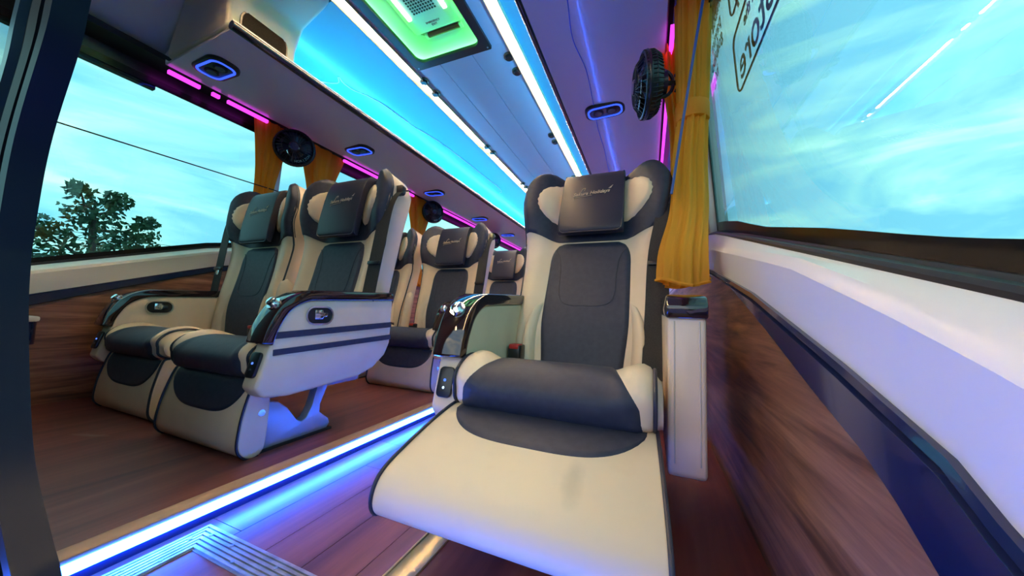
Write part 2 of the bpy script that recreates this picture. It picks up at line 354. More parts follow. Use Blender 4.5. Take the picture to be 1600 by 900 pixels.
# ------------------------------------------------------------------ windows
TI = math.tan(math.radians(4.5))
def xr(z): return .262-(z-.3)*TI        # leaning glass, right side
def xl(z): return -2.462+(z-.3)*TI
def window(name, label, y0, y1, side, ztop=1.12):
    X, S, d = (xr, R_si, 1) if side > 0 else (xl, L_si, -1)
    ys = [y0] + [y for y in Yw if y0 < y < y1] + [y1]
    f = [lambda y: S(y)-.03, lambda y: ztop+.03]
    def slab(nm, lo, hi, off, th, m, par):
        vs, fs = [], []
        for y in ys:
            for z in (lo(y), hi(y)):
                vs.append((X(z)-d*off, y, z)); vs.append((X(z)-d*off+d*th, y, z))
        for i in range(len(ys)-1):
            a, b = 4*i, 4*i+4
            for p, q in ((0, 1), (1, 3), (3, 2), (2, 0)): fs.append((a+p, a+q, b+q, b+p))
        fs += [(0, 1, 3, 2), (len(vs)-4, len(vs)-3, len(vs)-1, len(vs)-2)]
        return mk(nm, vs, fs, m, par, 20)
    g = slab(name, f[0], f[1], 0, .005, GLASS, None); tag(g, label, kind='structure')
    wob = lambda y: .006*math.sin(5.1*y+1)+.004*math.sin(11*y)
    bh = .050 if side > 0 else .034
    slab('frit_band', lambda y: S(y)-.03, lambda y: S(y)+(bh+wob(y) if side > 0 else bh), .003, .0025, FRIT, g)
    slab('gasket', lambda y: S(y)-.02, lambda y: S(y)+.012, .012, .012, GASK, g)
    bm = bmesh.new()
    for y in (y0, y1): 
        pts = [(y-.014, S(y)), (y+.014, S(y)), (y+.014, ztop), (y-.014, ztop)]
        bm_prism(bm, pts, lambda a, b: (X(b)-d*.004, a, b), lambda a, b: (X(b)-d*.001, a, b))
    bm_prism(bm, [(y0, ztop-.004), (y1, ztop-.004), (y1, ztop+.03), (y0, ztop+.03)], lambda a, b: (X(b)-d*.006, a, b), lambda a, b: (X(b)-d*.001, a, b))
    from_bm('frame', bm, FRIT, g)
    return g
YP = [(1.36, 1.45), (2.92, 3.02), (4.45, 4.55), (6.0, 6.1)]
YPR = [(1.54, 1.63)] + YP[1:]
wn = 1
WIN = {}
for s in (-1, 1):
    ed = [YB] + [v for p in (YP if s < 0 else YPR) for v in p] + [YE]
    for i in range(5 if s < 0 else 3):
        lab = ('tinted window ' + ['beside the front double seats', 'beside the second row of double seats', 'beside the third row of double seats', 'far down the left wall', 'at the rear of the left wall'][i]) if s < 0 else ('tinted window ' + ['beside the single seat with stickers', 'behind the yellow curtain', 'far down the right wall'][i])
        WIN[(s, i)] = window('window_%d' % wn, lab, ed[2*i], ed[2*i+1], s); wn += 1
tn = 8
for s in (-1, 1):
    X = xr if s > 0 else xl
    for a, b in (YP if s < 0 else YPR):
        S = R_si if s > 0 else L_si
        o = prism('trim_%d' % tn, [(a, S(a)), (b, S(a)), (b, 1.16), (a, 1.16)], lambda p, q: (X(q)-s*.03, p, q), lambda p, q: (X(q)+s*.04, p, q), LIDM, bev=.006)
        tag(o, 'pale window pillar', kind='structure'); tn += 1
    if s > 0:
        o = box('wall_rear_right', (.19, ed[5], R_si(5)), (.3, YE, 1.2), LIDM); tag(o, 'plain wall far down the right side', kind='structure')

# ------------------------------------------------------------------ ceiling and lids
def ext(name, label, pts, y0, y1, m, parent=None, thick=(0, .02), smooth=25):
    """open cross-section polyline (x, z) extruded along y, given a thickness upward"""
    q = pts + [(x+thick[0], z+thick[1]) for x, z in pts[::-1]]
    o = prism(name, q, lambda a, b: (a, y0, b), lambda a, b: (a, y1, b), m, parent, smooth=smooth)
    if not parent: tag(o, label, kind='structure')
    return o
ZL = 1.55
HX0, HX1, HY0, HY1 = -1.385, -.862, .78, 1.63
ce = box('ceiling', (-1.47, HY1, ZL), (-1.235, YE, ZL+.02), CEIL); tag(ce, 'bluish glossy centre ceiling panels', kind='structure')
for a, b in ((-1.232, -1.003), (-1.0, -.71)): box('panel', (a, HY1, ZL), (b, YE, ZL+.02), CEIL, ce, bev=.002)
box('panel', (-1.47, HY0, ZL), (HX0, HY1, ZL+.02), CEIL, ce); box('panel', (HX1, HY0, ZL), (-.71, HY1, ZL+.02), CEIL, ce)
box('panel', (-1.47, YB, ZL), (-.71, HY0, ZL+.02), CEIL, ce)
def bandpts(*p): return list(p)
YLID = .78
# left side
ll = ext('lid_left', 'greyish glossy duct lid above the double seats', [(-2.268, 1.205), (-2.262, 1.188), (-2.24, 1.184), (-1.72, 1.203), (-1.70, 1.21), (-1.705, 1.24)], YLID, YE, LIDM, thick=(0, .012)); ll.name = 'ceiling_lid_left'
o = ext('ceiling_cove_left', 'cyan glowing film-covered ceiling slope above the left lid', [(-2.0, 1.33), (-1.75, 1.49), (-1.60, 1.545), (-1.482, 1.555)], 1.09, YE, FILM)
for pts in ([(1.15, .10), (1.3, .16), (1.42, .30), (1.40, .36), (1.5, .34), (1.7, .42), (2.1, .46), (2.5, .56), (2.9, .60), (3.6, .64), (3.7, .5)], [(1.3, .03), (1.6, .06), (2.0, .08), (2.5, .10), (3.0, .14), (3.5, .15)]):
    P = []
    for p in chain([(a, b, 0) for a, b in pts], 6):
        u = p.y; a, b = ((-2.0, 1.33), (-1.75, 1.49)) if u < .5 else ((-1.75, 1.49), (-1.60, 1.545))
        k = u/.5 if u < .5 else (u-.5)/.5
        P.append((a[0]+(b[0]-a[0])*k+random.uniform(-.003, .003), p.x, a[1]+(b[1]-a[1])*k-.003))
    tube('film_edge', P, .0038, FILMEDGE, o, n=5)
o = tube('trim_20', [(-1.700, YLID-.005, 1.217), (-1.700, YE, 1.217)], .020, TRIM, n=12); tag(o, 'dark bead along the left lid edge', kind='structure')
# right side
ext('ceiling_lid_right', 'lavender glossy duct lid above the single seat', [(-.47, 1.24), (-.475, 1.21), (-.455, 1.203), (.04, 1.184), (.062, 1.188), (.068, 1.205)], YLID, YE, LIDM, thick=(0, .012))
lr = bpy.data.objects['ceiling_lid_right']
P = [(-.293, 1.1), (-.293, 1.166), (-.312, 1.349), (-.290, 1.55), (-.295, 1.768), (-.309, 2.102), (-.305, 2.4), (-.313, 2.697), (-.31, 3.2)]
tube('film_edge', [(p.x, p.y, 1.1955-(p.x+.3)*.038) for p in chain([(a, b, 0) for a, b in P], 5)], .0022, mat('film_edge_lit_blue', (.08, .22, .95), .3), lr, n=5)  # film edge, coloured with the blue light it catches
ext('ceiling_cove_right', 'blue-lit ceiling slope above the right lid', [(-.718, 1.555), (-.60, 1.545), (-.45, 1.49), (-.2, 1.33)], YLID, YE, FILM)
o = tube('trim_21', [(-.475, YLID, 1.217), (-.475, YE, 1.217)], .016, TRIM, n=12); tag(o, 'dark bead along the right lid edge', kind='structure')
# outer closing strips over the windows
for s, X in ((-1, xl), (1, xr)):
    x0 = X(1.13)
    c = -1.10
    xo = c + s*1.168
    pts = [(x0-s*.005, 1.135), (x0-s*.012, 1.20), (xo+s*.01, 1.235), (xo, 1.21)]
    ext('trim_%d' % (22 if s < 0 else 23), 'dark band between window and lid', pts, YB if s > 0 else YB, YE, BLACK, thick=(s*.02, .02))
# front-left ceiling, before the lid starts
ext('ceiling_front_left', 'pale ceiling above the front left window', [(-2.44, 1.265), (-2.40, 1.275), (-2.30, 1.33), (-2.15, 1.50), (-1.9, 1.55), (-1.47, 1.555)], YB, YLID+.03, LIDM)
ext('ceiling_front_left_edge', 'pale edge moulding over the front left window', [(-2.43, 1.25), (-2.392, 1.258), (-2.392, 1.275), (-2.43, 1.275)], YB, YLID, LIDM, thick=(0, .002))
o = box('trim_24', (-2.43, YB, 1.10), (-2.40, YLID+.02, 1.26), BLACK); tag(o, 'black band above the front left window', kind='structure')
ext('ceiling_front_right', 'pale ceiling at the front right', [(-.71, 1.555), (-.3, 1.55), (0, 1.45), (.2, 1.2)], YB, YLID+.03, LIDM)
o = box('wall_front', (-2.6, YB-.05, -.6), (.4, YB, .05), LIDM); tag(o, 'unseen low front bulkhead under the windscreen', kind='structure')  # out of view, added to keep low daylight off the floor
o = box('wall_rear', (-2.6, YE, -.6), (.4, YE+.05, 1.7), LIDM); tag(o, 'rear end wall of the coach', kind='structure')
o = box('ceiling_roof', (-2.43, YB, 1.80), (.23, YE, 1.83), LIDM); tag(o, 'outer roof skin', kind='structure')
for s, x in ((-1, -2.415), (1, .215)):
    o = box('wall_cant_%s' % ('left' if s < 0 else 'right'), (x-.012, YB, 1.145), (x+.012, YE, 1.80), LIDM); tag(o, 'outer roof side panel', kind='structure')

# lid end housing with oval speaker grille
h = empty('lid_end_housing', (-1.75, .78, 1.2)); tag(h, 'cream moulded end housing of the left lid with oval grille', 'housing')
prism('housing_shell', [(-.515, .024), (-.03, .024), (0, .045), (.0, .14), (.05, .25), (.26, .345), (-.2, .345), (-.40, .30), (-.50, .10)], lambda a, b: (a, 0, b), lambda a, b: (a, .31, b), CREAM, h, bev=.02, seg=3)
bm = bmesh.new()
ov = [(.155+.108*math.copysign(abs(math.cos(a))**.7, math.cos(a)), .10+.080*math.copysign(abs(math.sin(a))**.7, math.sin(a))) for a in [2*math.pi*i/36 for i in range(36)]]
bm_prism(bm, ov, lambda a, b: (.000, a, b), lambda a, b: (.006, a, b)); from_bm('grille_rim', bm, BLACK, h)
bm = bmesh.new()
bm_prism(bm, [(.155+(a-.155)*.93, .10+(b-.10)*.93) for a, b in ov], lambda a, b: (.004, a, b), lambda a, b: (.008, a, b))
from_bm('grille_mesh', bm, add_noise(mat('grille_mesh', rough=.8, spec=.05), 260, (.004, .004, .003), (.014, .012, .009)), h)

# ceiling light strips with their channels
for nm, x, lab in (('left', -1.449, 'warm white ceiling light strip beside the blue film slope'), ('right', -.732, 'warm white ceiling light strip above the single seat side')):
    t = empty('ceiling_led_strip', (x, 2, ZL)); tag(t, lab, 'led strip')
    box('diffuser', (-.010, YB-2, .0), (.010, YE-2, .006), L_WARM, t)
    for s in (-1, 1): prism('channel_edge', [(s*.010, .004), (s*.030, -.020), (s*.034, -.020), (s*.034, .006), (s*.010, .008)], lambda a, b: (a, YB-2, b), lambda a, b: (a, YE-2, b), mat('halo_channel', (.85, .62, .36), .45), t)  # strip's warm halo put into the channel's tint and slanted shape
# hidden cove strips lying on the lids
led('cove_led_strip', 'cyan cove light strip lying on the left lid', (-1.80, 1.12, 1.222), (-1.775, YE, 1.232), L_COVE)
led('cove_led_strip', 'cyan cove light strip lying on the right lid', (-.425, .82, 1.222), (-.40, YE, 1.232), L_COVE)
# purple strips above the windows
t = empty('window_led_strip', (-2.285, 2, 1.172)); tag(t, 'magenta light strip above the double seat windows', 'led strip')
for a, b in ((.80, .93), (.985, 1.02), (1.06, 1.28), (1.44, 1.53), (1.86, 2.72), (3.1, 4.3), (4.5, YE)):
    box('segment', (-.009, a-2, -.009), (.008, b-2, .009), L_PURP, t)
t = empty('window_led_strip', (.085, 2, 1.172)); tag(t, 'magenta light strip above the yellow curtain', 'led strip')
for a, b in ((.80, 1.20), (1.40, YE)): box('segment', (-.008, a-2, -.009), (.009, b-2, .009), L_PURP, t)

# air nozzles
def nozzle(x, y, label):
    t = empty('air_nozzle', (x, y, ZL)); tag(t, label, 'air nozzle', 'air nozzles beside the ceiling strips')
    bm = bmesh.new(); bm_cyl(bm, (0, 0, -.012), (0, 0, 1), .030, .014, 24, .034); from_bm('bezel', bm, mat('bronze', (.30, .20, .12), .25, .8), t)
    bm = bmesh.new(); bm_cyl(bm, (0, 0, -.022), (0, 0, 1), .020, .012, 20, .025); from_bm('ball', bm, BLACK, t)
for i, y in enumerate((1.735, 1.868, 2.685, 2.805, 3.63, 3.75)):
    for x, sd in ((-1.422, 'blue film side'), (-.792, 'single seat side')):
        nozzle(x, y, 'round bronze air nozzle, %s from the hatch on the %s' % (('first', 'second', 'third', 'fourth', 'fifth', 'sixth')[i], sd))

# roof hatch
h = empty('roof_hatch', ((HX0+HX1)/2, (HY0+HY1)/2, ZL)); tag(h, 'green-lit emergency roof hatch with black frame', 'roof hatch')
hw, hl = (HX1-HX0)/2, (HY1-HY0)/2
def rrect(hw, hl, r, n=6, cx=0, cy=0):
    P = []
    for sx, sy, a0 in ((1, 1, 0), (-1, 1, 90), (-1, -1, 180), (1, -1, 270)):
        for k in range(n+1):
            a = math.radians(a0+90*k/n); P.append((cx+sx*(hw-r)+r*math.cos(a), cy+sy*(hl-r)+r*math.sin(a)))
    return P
def ringbm(outer, inner, z0, z1, bm=None):
    bm = bm or bmesh.new(); n = len(outer)
    V = [[bm.verts.new((p[0], p[1], z)) for p in q] for q, z in ((outer, z0), (inner, z0), (inner, z1), (outer, z1))]
    for k in range(4):
        A, B = V[k], V[(k+1) % 4]
        for i in range(n): bm.faces.new((A[i], A[(i+1) % n], B[(i+1) % n], B[i]))
    return bm
from_bm('frame', ringbm(rrect(hw+.004, hl+.004, .008), rrect(hw-.046, hl-.046, .045), -.016, .004), HATCHB, h)
from_bm('well_light', ringbm(rrect(hw-.022, hl-.022, .05), rrect(hw-.030, hl-.030, .05), .005, .013), L_HATCH, h)
O1, O2 = rrect(hw-.012, hl-.012, .045), rrect(hw-.115, hl-.115, .06)
bm = bmesh.new(); A = [bm.verts.new((*p, -.004)) for p in O1]; B = [bm.verts.new((*p, .03)) for p in rrect(hw-.018, hl-.018, .05)]; C_ = [bm.verts.new((*p, .075)) for p in O2]; D = [bm.verts.new((*p, .11)) for p in O2]
n = len(A)
for P, Q in ((A, B), (B, C_), (C_, D)):
    for i in range(n): bm.faces.new((P[i], P[(i+1) % n], Q[(i+1) % n], Q[i]))
bm.faces.new(D); from_bm('well', bm, HATCHM, h, 50)
un = box('exit_unit', (-.165, -.30, .055), (.165, .275, .10), HATCHM, h, bev=.025, seg=3)
bm = bmesh.new()
for i in range(9):
    for j in range(14): bm_box(bm, (-.075+i*.017, .02+j*.0165-.10, .0535), (-.075+i*.017+.010, .02+j*.0165-.09, .056))
o = from_bm('vent_holes', bm, BLACKM, un)
for sx in (-1, 1): box('light_bar', (sx*.115-.012, -.25, .046), (sx*.115+.012, .165, .056), L_BAR, un, bev=.008)
cyl('release_rod', (-.09, .298, .07), (1, 0, 0), .014, .21, ROD, h, n=12)
for x in (-.11, .12): box('rod_bracket', (x, .28, .06), (x+.02, .315, .09), HATCHM, h, bev=.004)
tx = frame_m((0, .225, .0545), (1, 0, 0), (0, -1, 0), (0, 0, -1))
text('lettering', 'EMERGENCY', .016, ROD, un, frame_m((0, .212, .0545), (1, 0, 0), (0, 1, 0), (0, 0, 1)) @ Matrix.Rotation(math.pi, 4, 'X'))
text('lettering', 'EXIT', .018, ROD, un, frame_m((0, .230, .0545), (1, 0, 0), (0, 1, 0), (0, 0, 1)) @ Matrix.Rotation(math.pi, 4, 'X'))
for sx in (-1, 1):
    for sy in (-1, 1): cyl('screw', (sx*(hw-.015), sy*(hl-.015), -.018), (0, 0, 1), .005, .004, STEEL, h, n=10)

# reading lights
def reading_light(x, y, label, s, grp='blue-ringed reading lights under the lids'):
    z = 1.186 + .0365*(abs(x+1.1) < .6 and 0 or (1.168-abs(x+1.1)))
    t = empty('reading_light', (x, y, z)); t.rotation_euler = (0, -s*.036, 0); tag(t, label, 'reading light', grp)
    prism('bezel', rrect(.112, .070, .055), lambda a, b: (a, b, -.012), lambda a, b: (a*1.02, b*1.02, .01), BLACK, t, bev=.003)
    from_bm('light_ring', ringbm(rrect(.098, .055, .042), rrect(.088, .045, .034), -.0155, -.011), L_RING, t)
    for k in (-1, 1):
        cyl('lens_rim', (k*.038, 0, -.015), (0, 0, 1), .030, .004, BLACKM, t, n=24)
        cyl('lens', (k*.038, 0, -.018), (0, 0, 1), .021, .005, mat('lens_glass', (.10, .11, .16), .1), t, n=24)
for i, y in enumerate((.89, 1.80, 2.75, 3.74, 4.67)):
    reading_light(-2.05, y, ['blue-ringed reading light nearest the lid end housing', 'second blue-ringed reading light along the left lid', 'third blue-ringed reading light along the left lid', 'fourth blue-ringed reading light along the left lid', 'farthest blue-ringed reading light along the left lid'][i], -1)
reading_light(-.244, 1.915, 'blue-ringed reading light above the single seat beside the clip fan', 1)

# ------------------------------------------------------------------ seats
def hwid(v): return float(np.interp(v, [0, .1, .25, .4, .55, .62, .70, .76, .9], [.222, .232, .238, .246, .258, .266, .279, .283, .283]))
def vtop(s):
    a = abs(s)
    if a > .62: return .70 + .162*math.sqrt(max(0, 1-((a-.62)/.38)**2))
    return .862 - .035*sst(.62, .25, a)
def w0(x, v):
    a = abs(x); hz = sst(.50, .66, v)
    return .028*sst(.12, .20, a)*(1-.5*hz) + hz*.062*sst(.09, .25, a) + .018*math.exp(-((v-.18)/.16)**2)
def wsurf(s, v):
    x = s*hwid(v); d = min((1-abs(s))*hwid(v), vtop(s)-v)
    return w0(x, v) - .022*(1-min(max(d, 0)/.028, 1))**2
SS = [-1, -.985, -.96, -.93, -.88, -.82, -.75, -.68, -.6, -.5, -.4, -.3, -.2, -.1, 0]; SS = SS + [-s for s in SS[-2::-1]]
TT = [0, .01, .03, .06] + [.1+.8*i/22 for i in range(23)] + [.93, .95, .97, .985, 1]

def make_seat(xc, yk, label, recline, leg_ang, arms, belt, latch_inner=False, mid_arm=False, group=None, detail=True, scuff=False, plain_arm=0):
    root = empty('recliner_seat', (xc, yk, ZF)); tag(root, label, 'seat', group)
    ca, sa = math.cos(math.radians(recline)), math.sin(math.radians(recline))
    def B(x, v, w): return (x, .32 + v*sa - w*ca, .238 + v*ca + w*sa)
    AX, AU, AN = (1, 0, 0), (0, sa, ca), (0, -ca, sa)
    # backrest shell
    vs, fs = [], []; nu, nv = len(SS), len(TT)
    for side in (0, 1):
        for t in TT:
            for s in SS:
                v = t*vtop(s); x = s*hwid(v)
                if side == 0: w = wsurf(s, v)
                else:
                    d = min((1-abs(s))*hwid(v), vtop(s)-v); w = -.115 + .02*sst(.3, .9, v) + .03*(1-min(d/.05, 1))**2; 
                vs.append(B(x, v, w))
    N = nu*nv
    for j in range(nv-1):
        for i in range(nu-1):
            a = j*nu+i; fs.append((a, a+1, a+1+nu, a+nu)); fs.append((N+a+nu, N+a+1+nu, N+a+1, N+a))
    rim = [i for i in range(nu)] + [j*nu+nu-1 for j in range(1, nv)] + [(nv-1)*nu+i for i in range(nu-2, -1, -1)] + [j*nu for j in range(nv-2, 0, -1)]
    for a, b in zip(rim, rim[1:]+rim[:1]): fs.append((a, N+a, N+b, b))
    back = mk('backrest', vs, fs, BEIGE, root, 75, fix=True)
    rimp = [B(s*hwid(t*vtop(s)), t*vtop(s), wsurf(s, t*vtop(s))+.001) for s, t in [(-1, t) for t in TT] + [(s, 1) for s in SS[1:-1]] + [(1, t) for t in TT[::-1]]]
    tube('piping', rimp, .0042, PIPE, back, n=6)
    # navy headrest shell over the top part
    def vb(s): 
        a = abs(s); return .530 + .034*sst(.45, 1, a)
    def hd(u, t):
        s = -1+2*u; s = math.copysign(1-(1-abs(s))**1.25, s)
        tt = min(1, max(0, (t-.04)/.92)); v = vb(s) + (vtop(s)-vb(s))*(1-(1-tt)**1.3); w = wsurf(s, v)+.005
        if t < .03 or t > .97 or u < .001 or u > .999: w -= .016
        return B(s*hwid(v)*1.004, v+(.003 if t > .97 else 0), w)
    grid('headrest', hd, 41, 26, NAVY, root, 75)
    # centre panel of the backrest
    def hp(v): return .098+.050*math.sqrt(max(0, 1-max(0, (v-.43)/.0955)**2.4)) - .016*sst(.22, 0, v)
    def cp(u, t):
        s = -1+2*u; s = math.copysign(1-(1-abs(s))**1.3, s); v = .0+.525*t; x = s*hp(v)
        e = min((1-abs(s))*.14, .527-v); w = w0(x, v) + .012 - .016*(1-min(max(e, 0)/.018, 1))**2
        return B(x, v, w)
    pn = grid('backrest_panel', cp, 31, 34, NAVY, root, 75)
    if detail:
        U = chain([(-.128, .49, 0), (-.108, .45, 0), (-.100, .39, 0), (-.095, .30, 0), (-.07, .262, 0), (0, .255, 0), (.07, .262, 0), (.095, .30, 0), (.100, .39, 0), (.108, .45, 0), (.128, .49, 0)], 6)
        tube('seam', [B(p.x, p.y, w0(p.x, p.y)+.0124) for p in U], .0013, PIPE, pn, n=5)
        for sg in (-1, 1):       # beige lower bolsters
            def bo(u, t, sg=sg):
                v = -.0+.27*t; x0 = .145+.012*math.sin(t*3); x1 = x0+.042*math.sqrt(max(0, 1-t**3)); x = sg*(x0+(x1-x0)*u)
                return B(x, v, w0(x, v)+.002+.016*math.sin(math.pi*u)**.5*math.sqrt(max(0, 1-t**2)))
            grid('side_bolster', bo, 9, 14, BEIGE, root, 75)
    # cream pillows either side of the flap
    for sg in (-1, 1):
        vs, fs = [], []; K, NR = 48, 9
        for r in range(NR+1):
            q = r/NR
            for k in range(K):
                a = 2*math.pi*k/K; ex = .102 if math.cos(a) > 0 else .04
                x = .118+ex*q*math.cos(a); v = .702+(.104-.010*math.cos(a))*q*math.sin(a)
                pl = .0030*math.cos(22*a)*sst(.45, .95, q)*(math.cos(a) > -.2)
                vs.append(B(sg*x, v, w0(x, v)+.002+(.026*(1-q**3)**.6 if q < 1 else -.006)+pl))
        for r in range(NR):
            for k in range(K): fs.append((r*K+k, r*K+(k+1) % K, (r+1)*K+(k+1) % K, (r+1)*K+k))
        mk('head_pillow', vs, fs, BEIGE, root, 75)
    # hanging flap with the embroidered name
    out = chain([(.535, .052, 0), (.550, .066, 0), (.62, .070, 0), (.69, .068, 0), (.76, .064, 0), (.812, .052, 0), (.838, .028, 0), (.848, -.01, 0), (.842, -.06, 0), (.80, -.10, 0)], 4)
    inn = chain([(.80, -.12, 0), (.86, -.06, 0)], 1)[:1] + chain([(.80, -.085, 0), (.815, -.03, 0), (.80, .01, 0), (.76, .03, 0), (.69, .036, 0), (.60, .036, 0), (.535, .04, 0)], 3)[1:]
    prof = [(p.x, p.y) for p in out] + [(p.x, p.y) for p in inn[1:]]
    fl = prism('headrest_flap', prof, lambda a, b: B(-.118+.012*(a-.7), a, b), lambda a, b: B(.118-.012*(a-.7), a, b), FLAP, root, bev=.009, seg=3, smooth=50)
    hem = [B(-.1135, .82, .048), B(-.1145, .72, .0645), B(-.1155, .58, .067), B(-.112, .543, .063), B(-.10, .536, .061), B(.10, .536, .061), B(.112, .543, .063), B(.1155, .58, .067), B(.1145, .72, .0645), B(.1135, .82, .048)]
    tube('piping', hem, .0032, PIPE, fl, n=6)
    if detail:
        tm = frame_m(B(-.004, .708, .0690), AX, AU, AN) @ Matrix.Rotation(.055, 4, 'Z')
        text('lettering', 'Sakura Holidays', .0215, GOLD, fl, tm, shear=.35, extr=.0005, off=.0002)
        tube('lettering_swash', [B(p.x, p.y, .0694) for p in chain([(-.066, .684, 0), (-.060, .690, 0), (-.03, .693, 0), (.0, .696, 0)], 4)], .0009, GOLD, fl, n=4)
        tube('lettering_swash', [B(p.x, p.y, .0692) for p in chain([(-.045, .712, 0), (-.036, .730, 0), (-.026, .733, 0), (-.030, .722, 0)], 4)], .0009, GOLD, fl, n=4)
        mk('lettering_plane', [B(.060, .722, .0690), B(.078, .738, .0690), B(.070, .722, .0690), B(.066, .7245, .0710)], [(0, 1, 3), (3, 1, 2), (0, 3, 2), (0, 2, 1)], GOLD, fl)
    # cushion with front roll
    base = chain([(.36, .265, 0), (.25, .27, 0), (.12, .305, 0), (.03, .335, 0), (-.035, .328, 0), (-.075, .295, 0), (-.078, .262, 0), (-.055, .235, 0), (.02, .225, 0), (.36, .205, 0)], 4)
    ntop = 24
    def cpt(x, k):
        p = base[k]; a = abs(x)
        up = .020*sst(.13, .19, a)*(1-sst(.205, .236, a))*sst(.30, .10, p.x) if k <= ntop else 0
        rnd = .035*sst(.195, .232, a); c = Vector((.12, .265, 0)); d = (c-p); d.normalize()
        return (x, p.x+d.x*rnd*.6, p.y+up+d.y*rnd)
    XS = [-.230, -.226, -.219, -.208, -.195, -.182, -.163, -.14, -.11, -.06, 0]; XS = XS+[-q for q in XS[-2::-1]]
    vs = [cpt(x, k) for x in XS for k in range(len(base))]; nb = len(base)
    fs = [(i*nb+k, i*nb+(k+1) % nb, (i+1)*nb+(k+1) % nb, (i+1)*nb+k) for i in range(len(XS)-1) for k in range(nb)]
    fs += [tuple(range(nb)), tuple((len(XS)-1)*nb+k for k in range(nb))[::-1]]
    cu = mk('seat_cushion', vs, fs, BEIGE, root, 70)
    for sg in (-1, 1):
        tube('piping', [(sg*.216, q[1]-.004, q[2]+.002) for q in [cpt(.213, k) for k in range(8, 31)]], .0042, PIPE, cu, n=6)
    def cpan(u, t):
        kk = 2+t*27; k = int(kk); fr = kk-k; s = -1+2*u
        hw_ = .138 + .062*sst(.30, .95, t)
        x = s*hw_; a = Vector(cpt(x, k)); b = Vector(cpt(x, min(k+1, nb-1))); p = a.lerp(b, fr); d = (b-a); nrm = Vector((0, d.z, -d.y)).normalized()
        if nrm.z < 0 and k < 14: nrm = -nrm
        if k >= 14 and nrm.y > 0: nrm = -nrm
        e = min((1-abs(s))*hw_/.012, t/.04, (1-t)/.05, 1); p = p + nrm*(.007*math.sqrt(max(0, e)) - .003*(e < .01)); return p
    grid('cushion_panel', cpan, 27, 50, NAVY, root, 70)
    # leg rest
    la = math.radians(leg_ang); H = Vector((0, -.040, .232)); dl = Vector((0, -math.cos(la), -math.sin(la))); dn = Vector((0, -math.sin(la), math.cos(la)))
    def Lp(x, l, hh): return tuple(Vector((x, 0, 0)) + H + dl*l + dn*hh)
    LL = .278 if leg_ang < 45 else .232
    prof = chain([(0, -.035, 0), (0, .0, 0), (.02, .012, 0), (.10, .018, 0), (LL-.078, .016, 0), (LL-.033, .009, 0), (LL-.010, -.008, 0), (LL, -.032, 0), (LL-.008, -.056, 0), (LL-.035, -.068, 0), (LL-.098, -.062, 0), (.06, -.05, 0)], 4)
    lg = prism('leg_rest', [(p.x, p.y) for p in prof], lambda a, b: Lp(-.222-.012*a/LL, a, b), lambda a, b: Lp(.222+.012*a/LL, a, b), BEIGE_S if scuff else BEIGE, root, bev=.010, seg=3, smooth=50)
    for sg in (-1, 1):
        tube('piping', [Lp(sg*(.2195+.012*p.x/LL), p.x, p.y+.0015) for p in prof[3:33]], .0038, PIPE, lg, n=6)
    def lpan(u, t):
        s = -1+2*u; dd = (.125 if leg_ang < 45 else .115)*(1-abs(s)**3.6)**.65 if abs(s) < 1 else 0; l = .006+dd*t; x = s*.208
        hh = float(np.interp(l, [0, .02, .06, .10, .16], [.004, .012, .0165, .018, .0175]))
        e = min((1-abs(s))/.04, (1-t)/.06, 1); return Lp(x, l, hh + .004*math.sqrt(max(0, e)) - .002*(e < .01))
    grid('leg_rest_panel', lpan, 41, 16, NAVY, root, 70)
    # arm rests
    APROF = [(-.094, .214), (-.046, .385), (-.014, .44), (.04, .47), (.11, .477), (.43, .490), (.425, .31), (.40, .26), (.34, .215), (.263, .193), (.006, .176), (-.07, .185)]
    ap = [(p.x, p.y) for p in chain([(*APROF[i], 0) for i in (0, 1, 2, 3, 4)], 4)] + APROF[5:]
    if plain_arm:
        sg = plain_arm; xa, xb = sg*.240, sg*.310
        pp = [(.012, .140), (.0, .15), (.005, .462), (.43, .475), (.43, .20), (.38, .14)]
        ar = prism('armrest', pp, lambda a, b: (xa, a, b), lambda a, b: (xb, a, b), BEIGE, root, bev=.010, seg=3)
        cpoly = [(-.004, .455), (-.006, .480), (.006, .498), (.03, .505), (.43, .515), (.43, .465)]
        prism('armrest_cap', cpoly, lambda a, b: (xa-sg*.003, a, b), lambda a, b: (xb+sg*.003, a, b), CAP, ar, bev=.005)
        for xx in (xa+sg*.012, xb-sg*.012): tube('stitching', [(xx, .0045, .45), (xx, -.0005, .17)], .0014, mat('stitch', (.62, .50, .38), .6), ar, n=5)
    for sg in arms:
        xi, xo_ = sg*.225, sg*.295
        ar = prism('armrest', ap, lambda a, b: (xi, a, b), lambda a, b: (xo_, a, b), BEIGE, root, bev=.010, seg=3)
        cpth = chain([(-.060, .335, 0), (-.046, .385, 0), (-.014, .44, 0), (.04, .472, 0), (.11, .479, 0), (.43, .492, 0)], 5)
        nr = []
        for i, p in enumerate(cpth):
            d = (cpth[min(i+1, len(cpth)-1)]-cpth[max(i-1, 0)]).normalized(); nr.append(Vector((-d.y, d.x, 0)))
        cpoly = [(p.x-n_.x*.004, p.y-n_.y*.004) for p, n_ in zip(cpth, nr)] + [(p.x+n_.x*.030, p.y+n_.y*.030) for p, n_ in list(zip(cpth, nr))[::-1]]
        prism('armrest_cap', cpoly, lambda a, b: (sg*.219, a, b), lambda a, b: (sg*.301, a, b), CAP, ar, bev=.006, seg=2)
        kx = sg*.26
        bm = bmesh.new(); ax = Vector((0, -.75, .66)); c0 = Vector((kx, -.038, .457))
        bm_cyl(bm, c0, ax, .021, .006, 24); bm_cyl(bm, c0+ax*.006, ax, .013, .012, 20, .015); bm_cyl(bm, c0+ax*.018, ax, .015, .004, 20, .010)
        from_bm('recline_knob', bm, CHROME, ar)
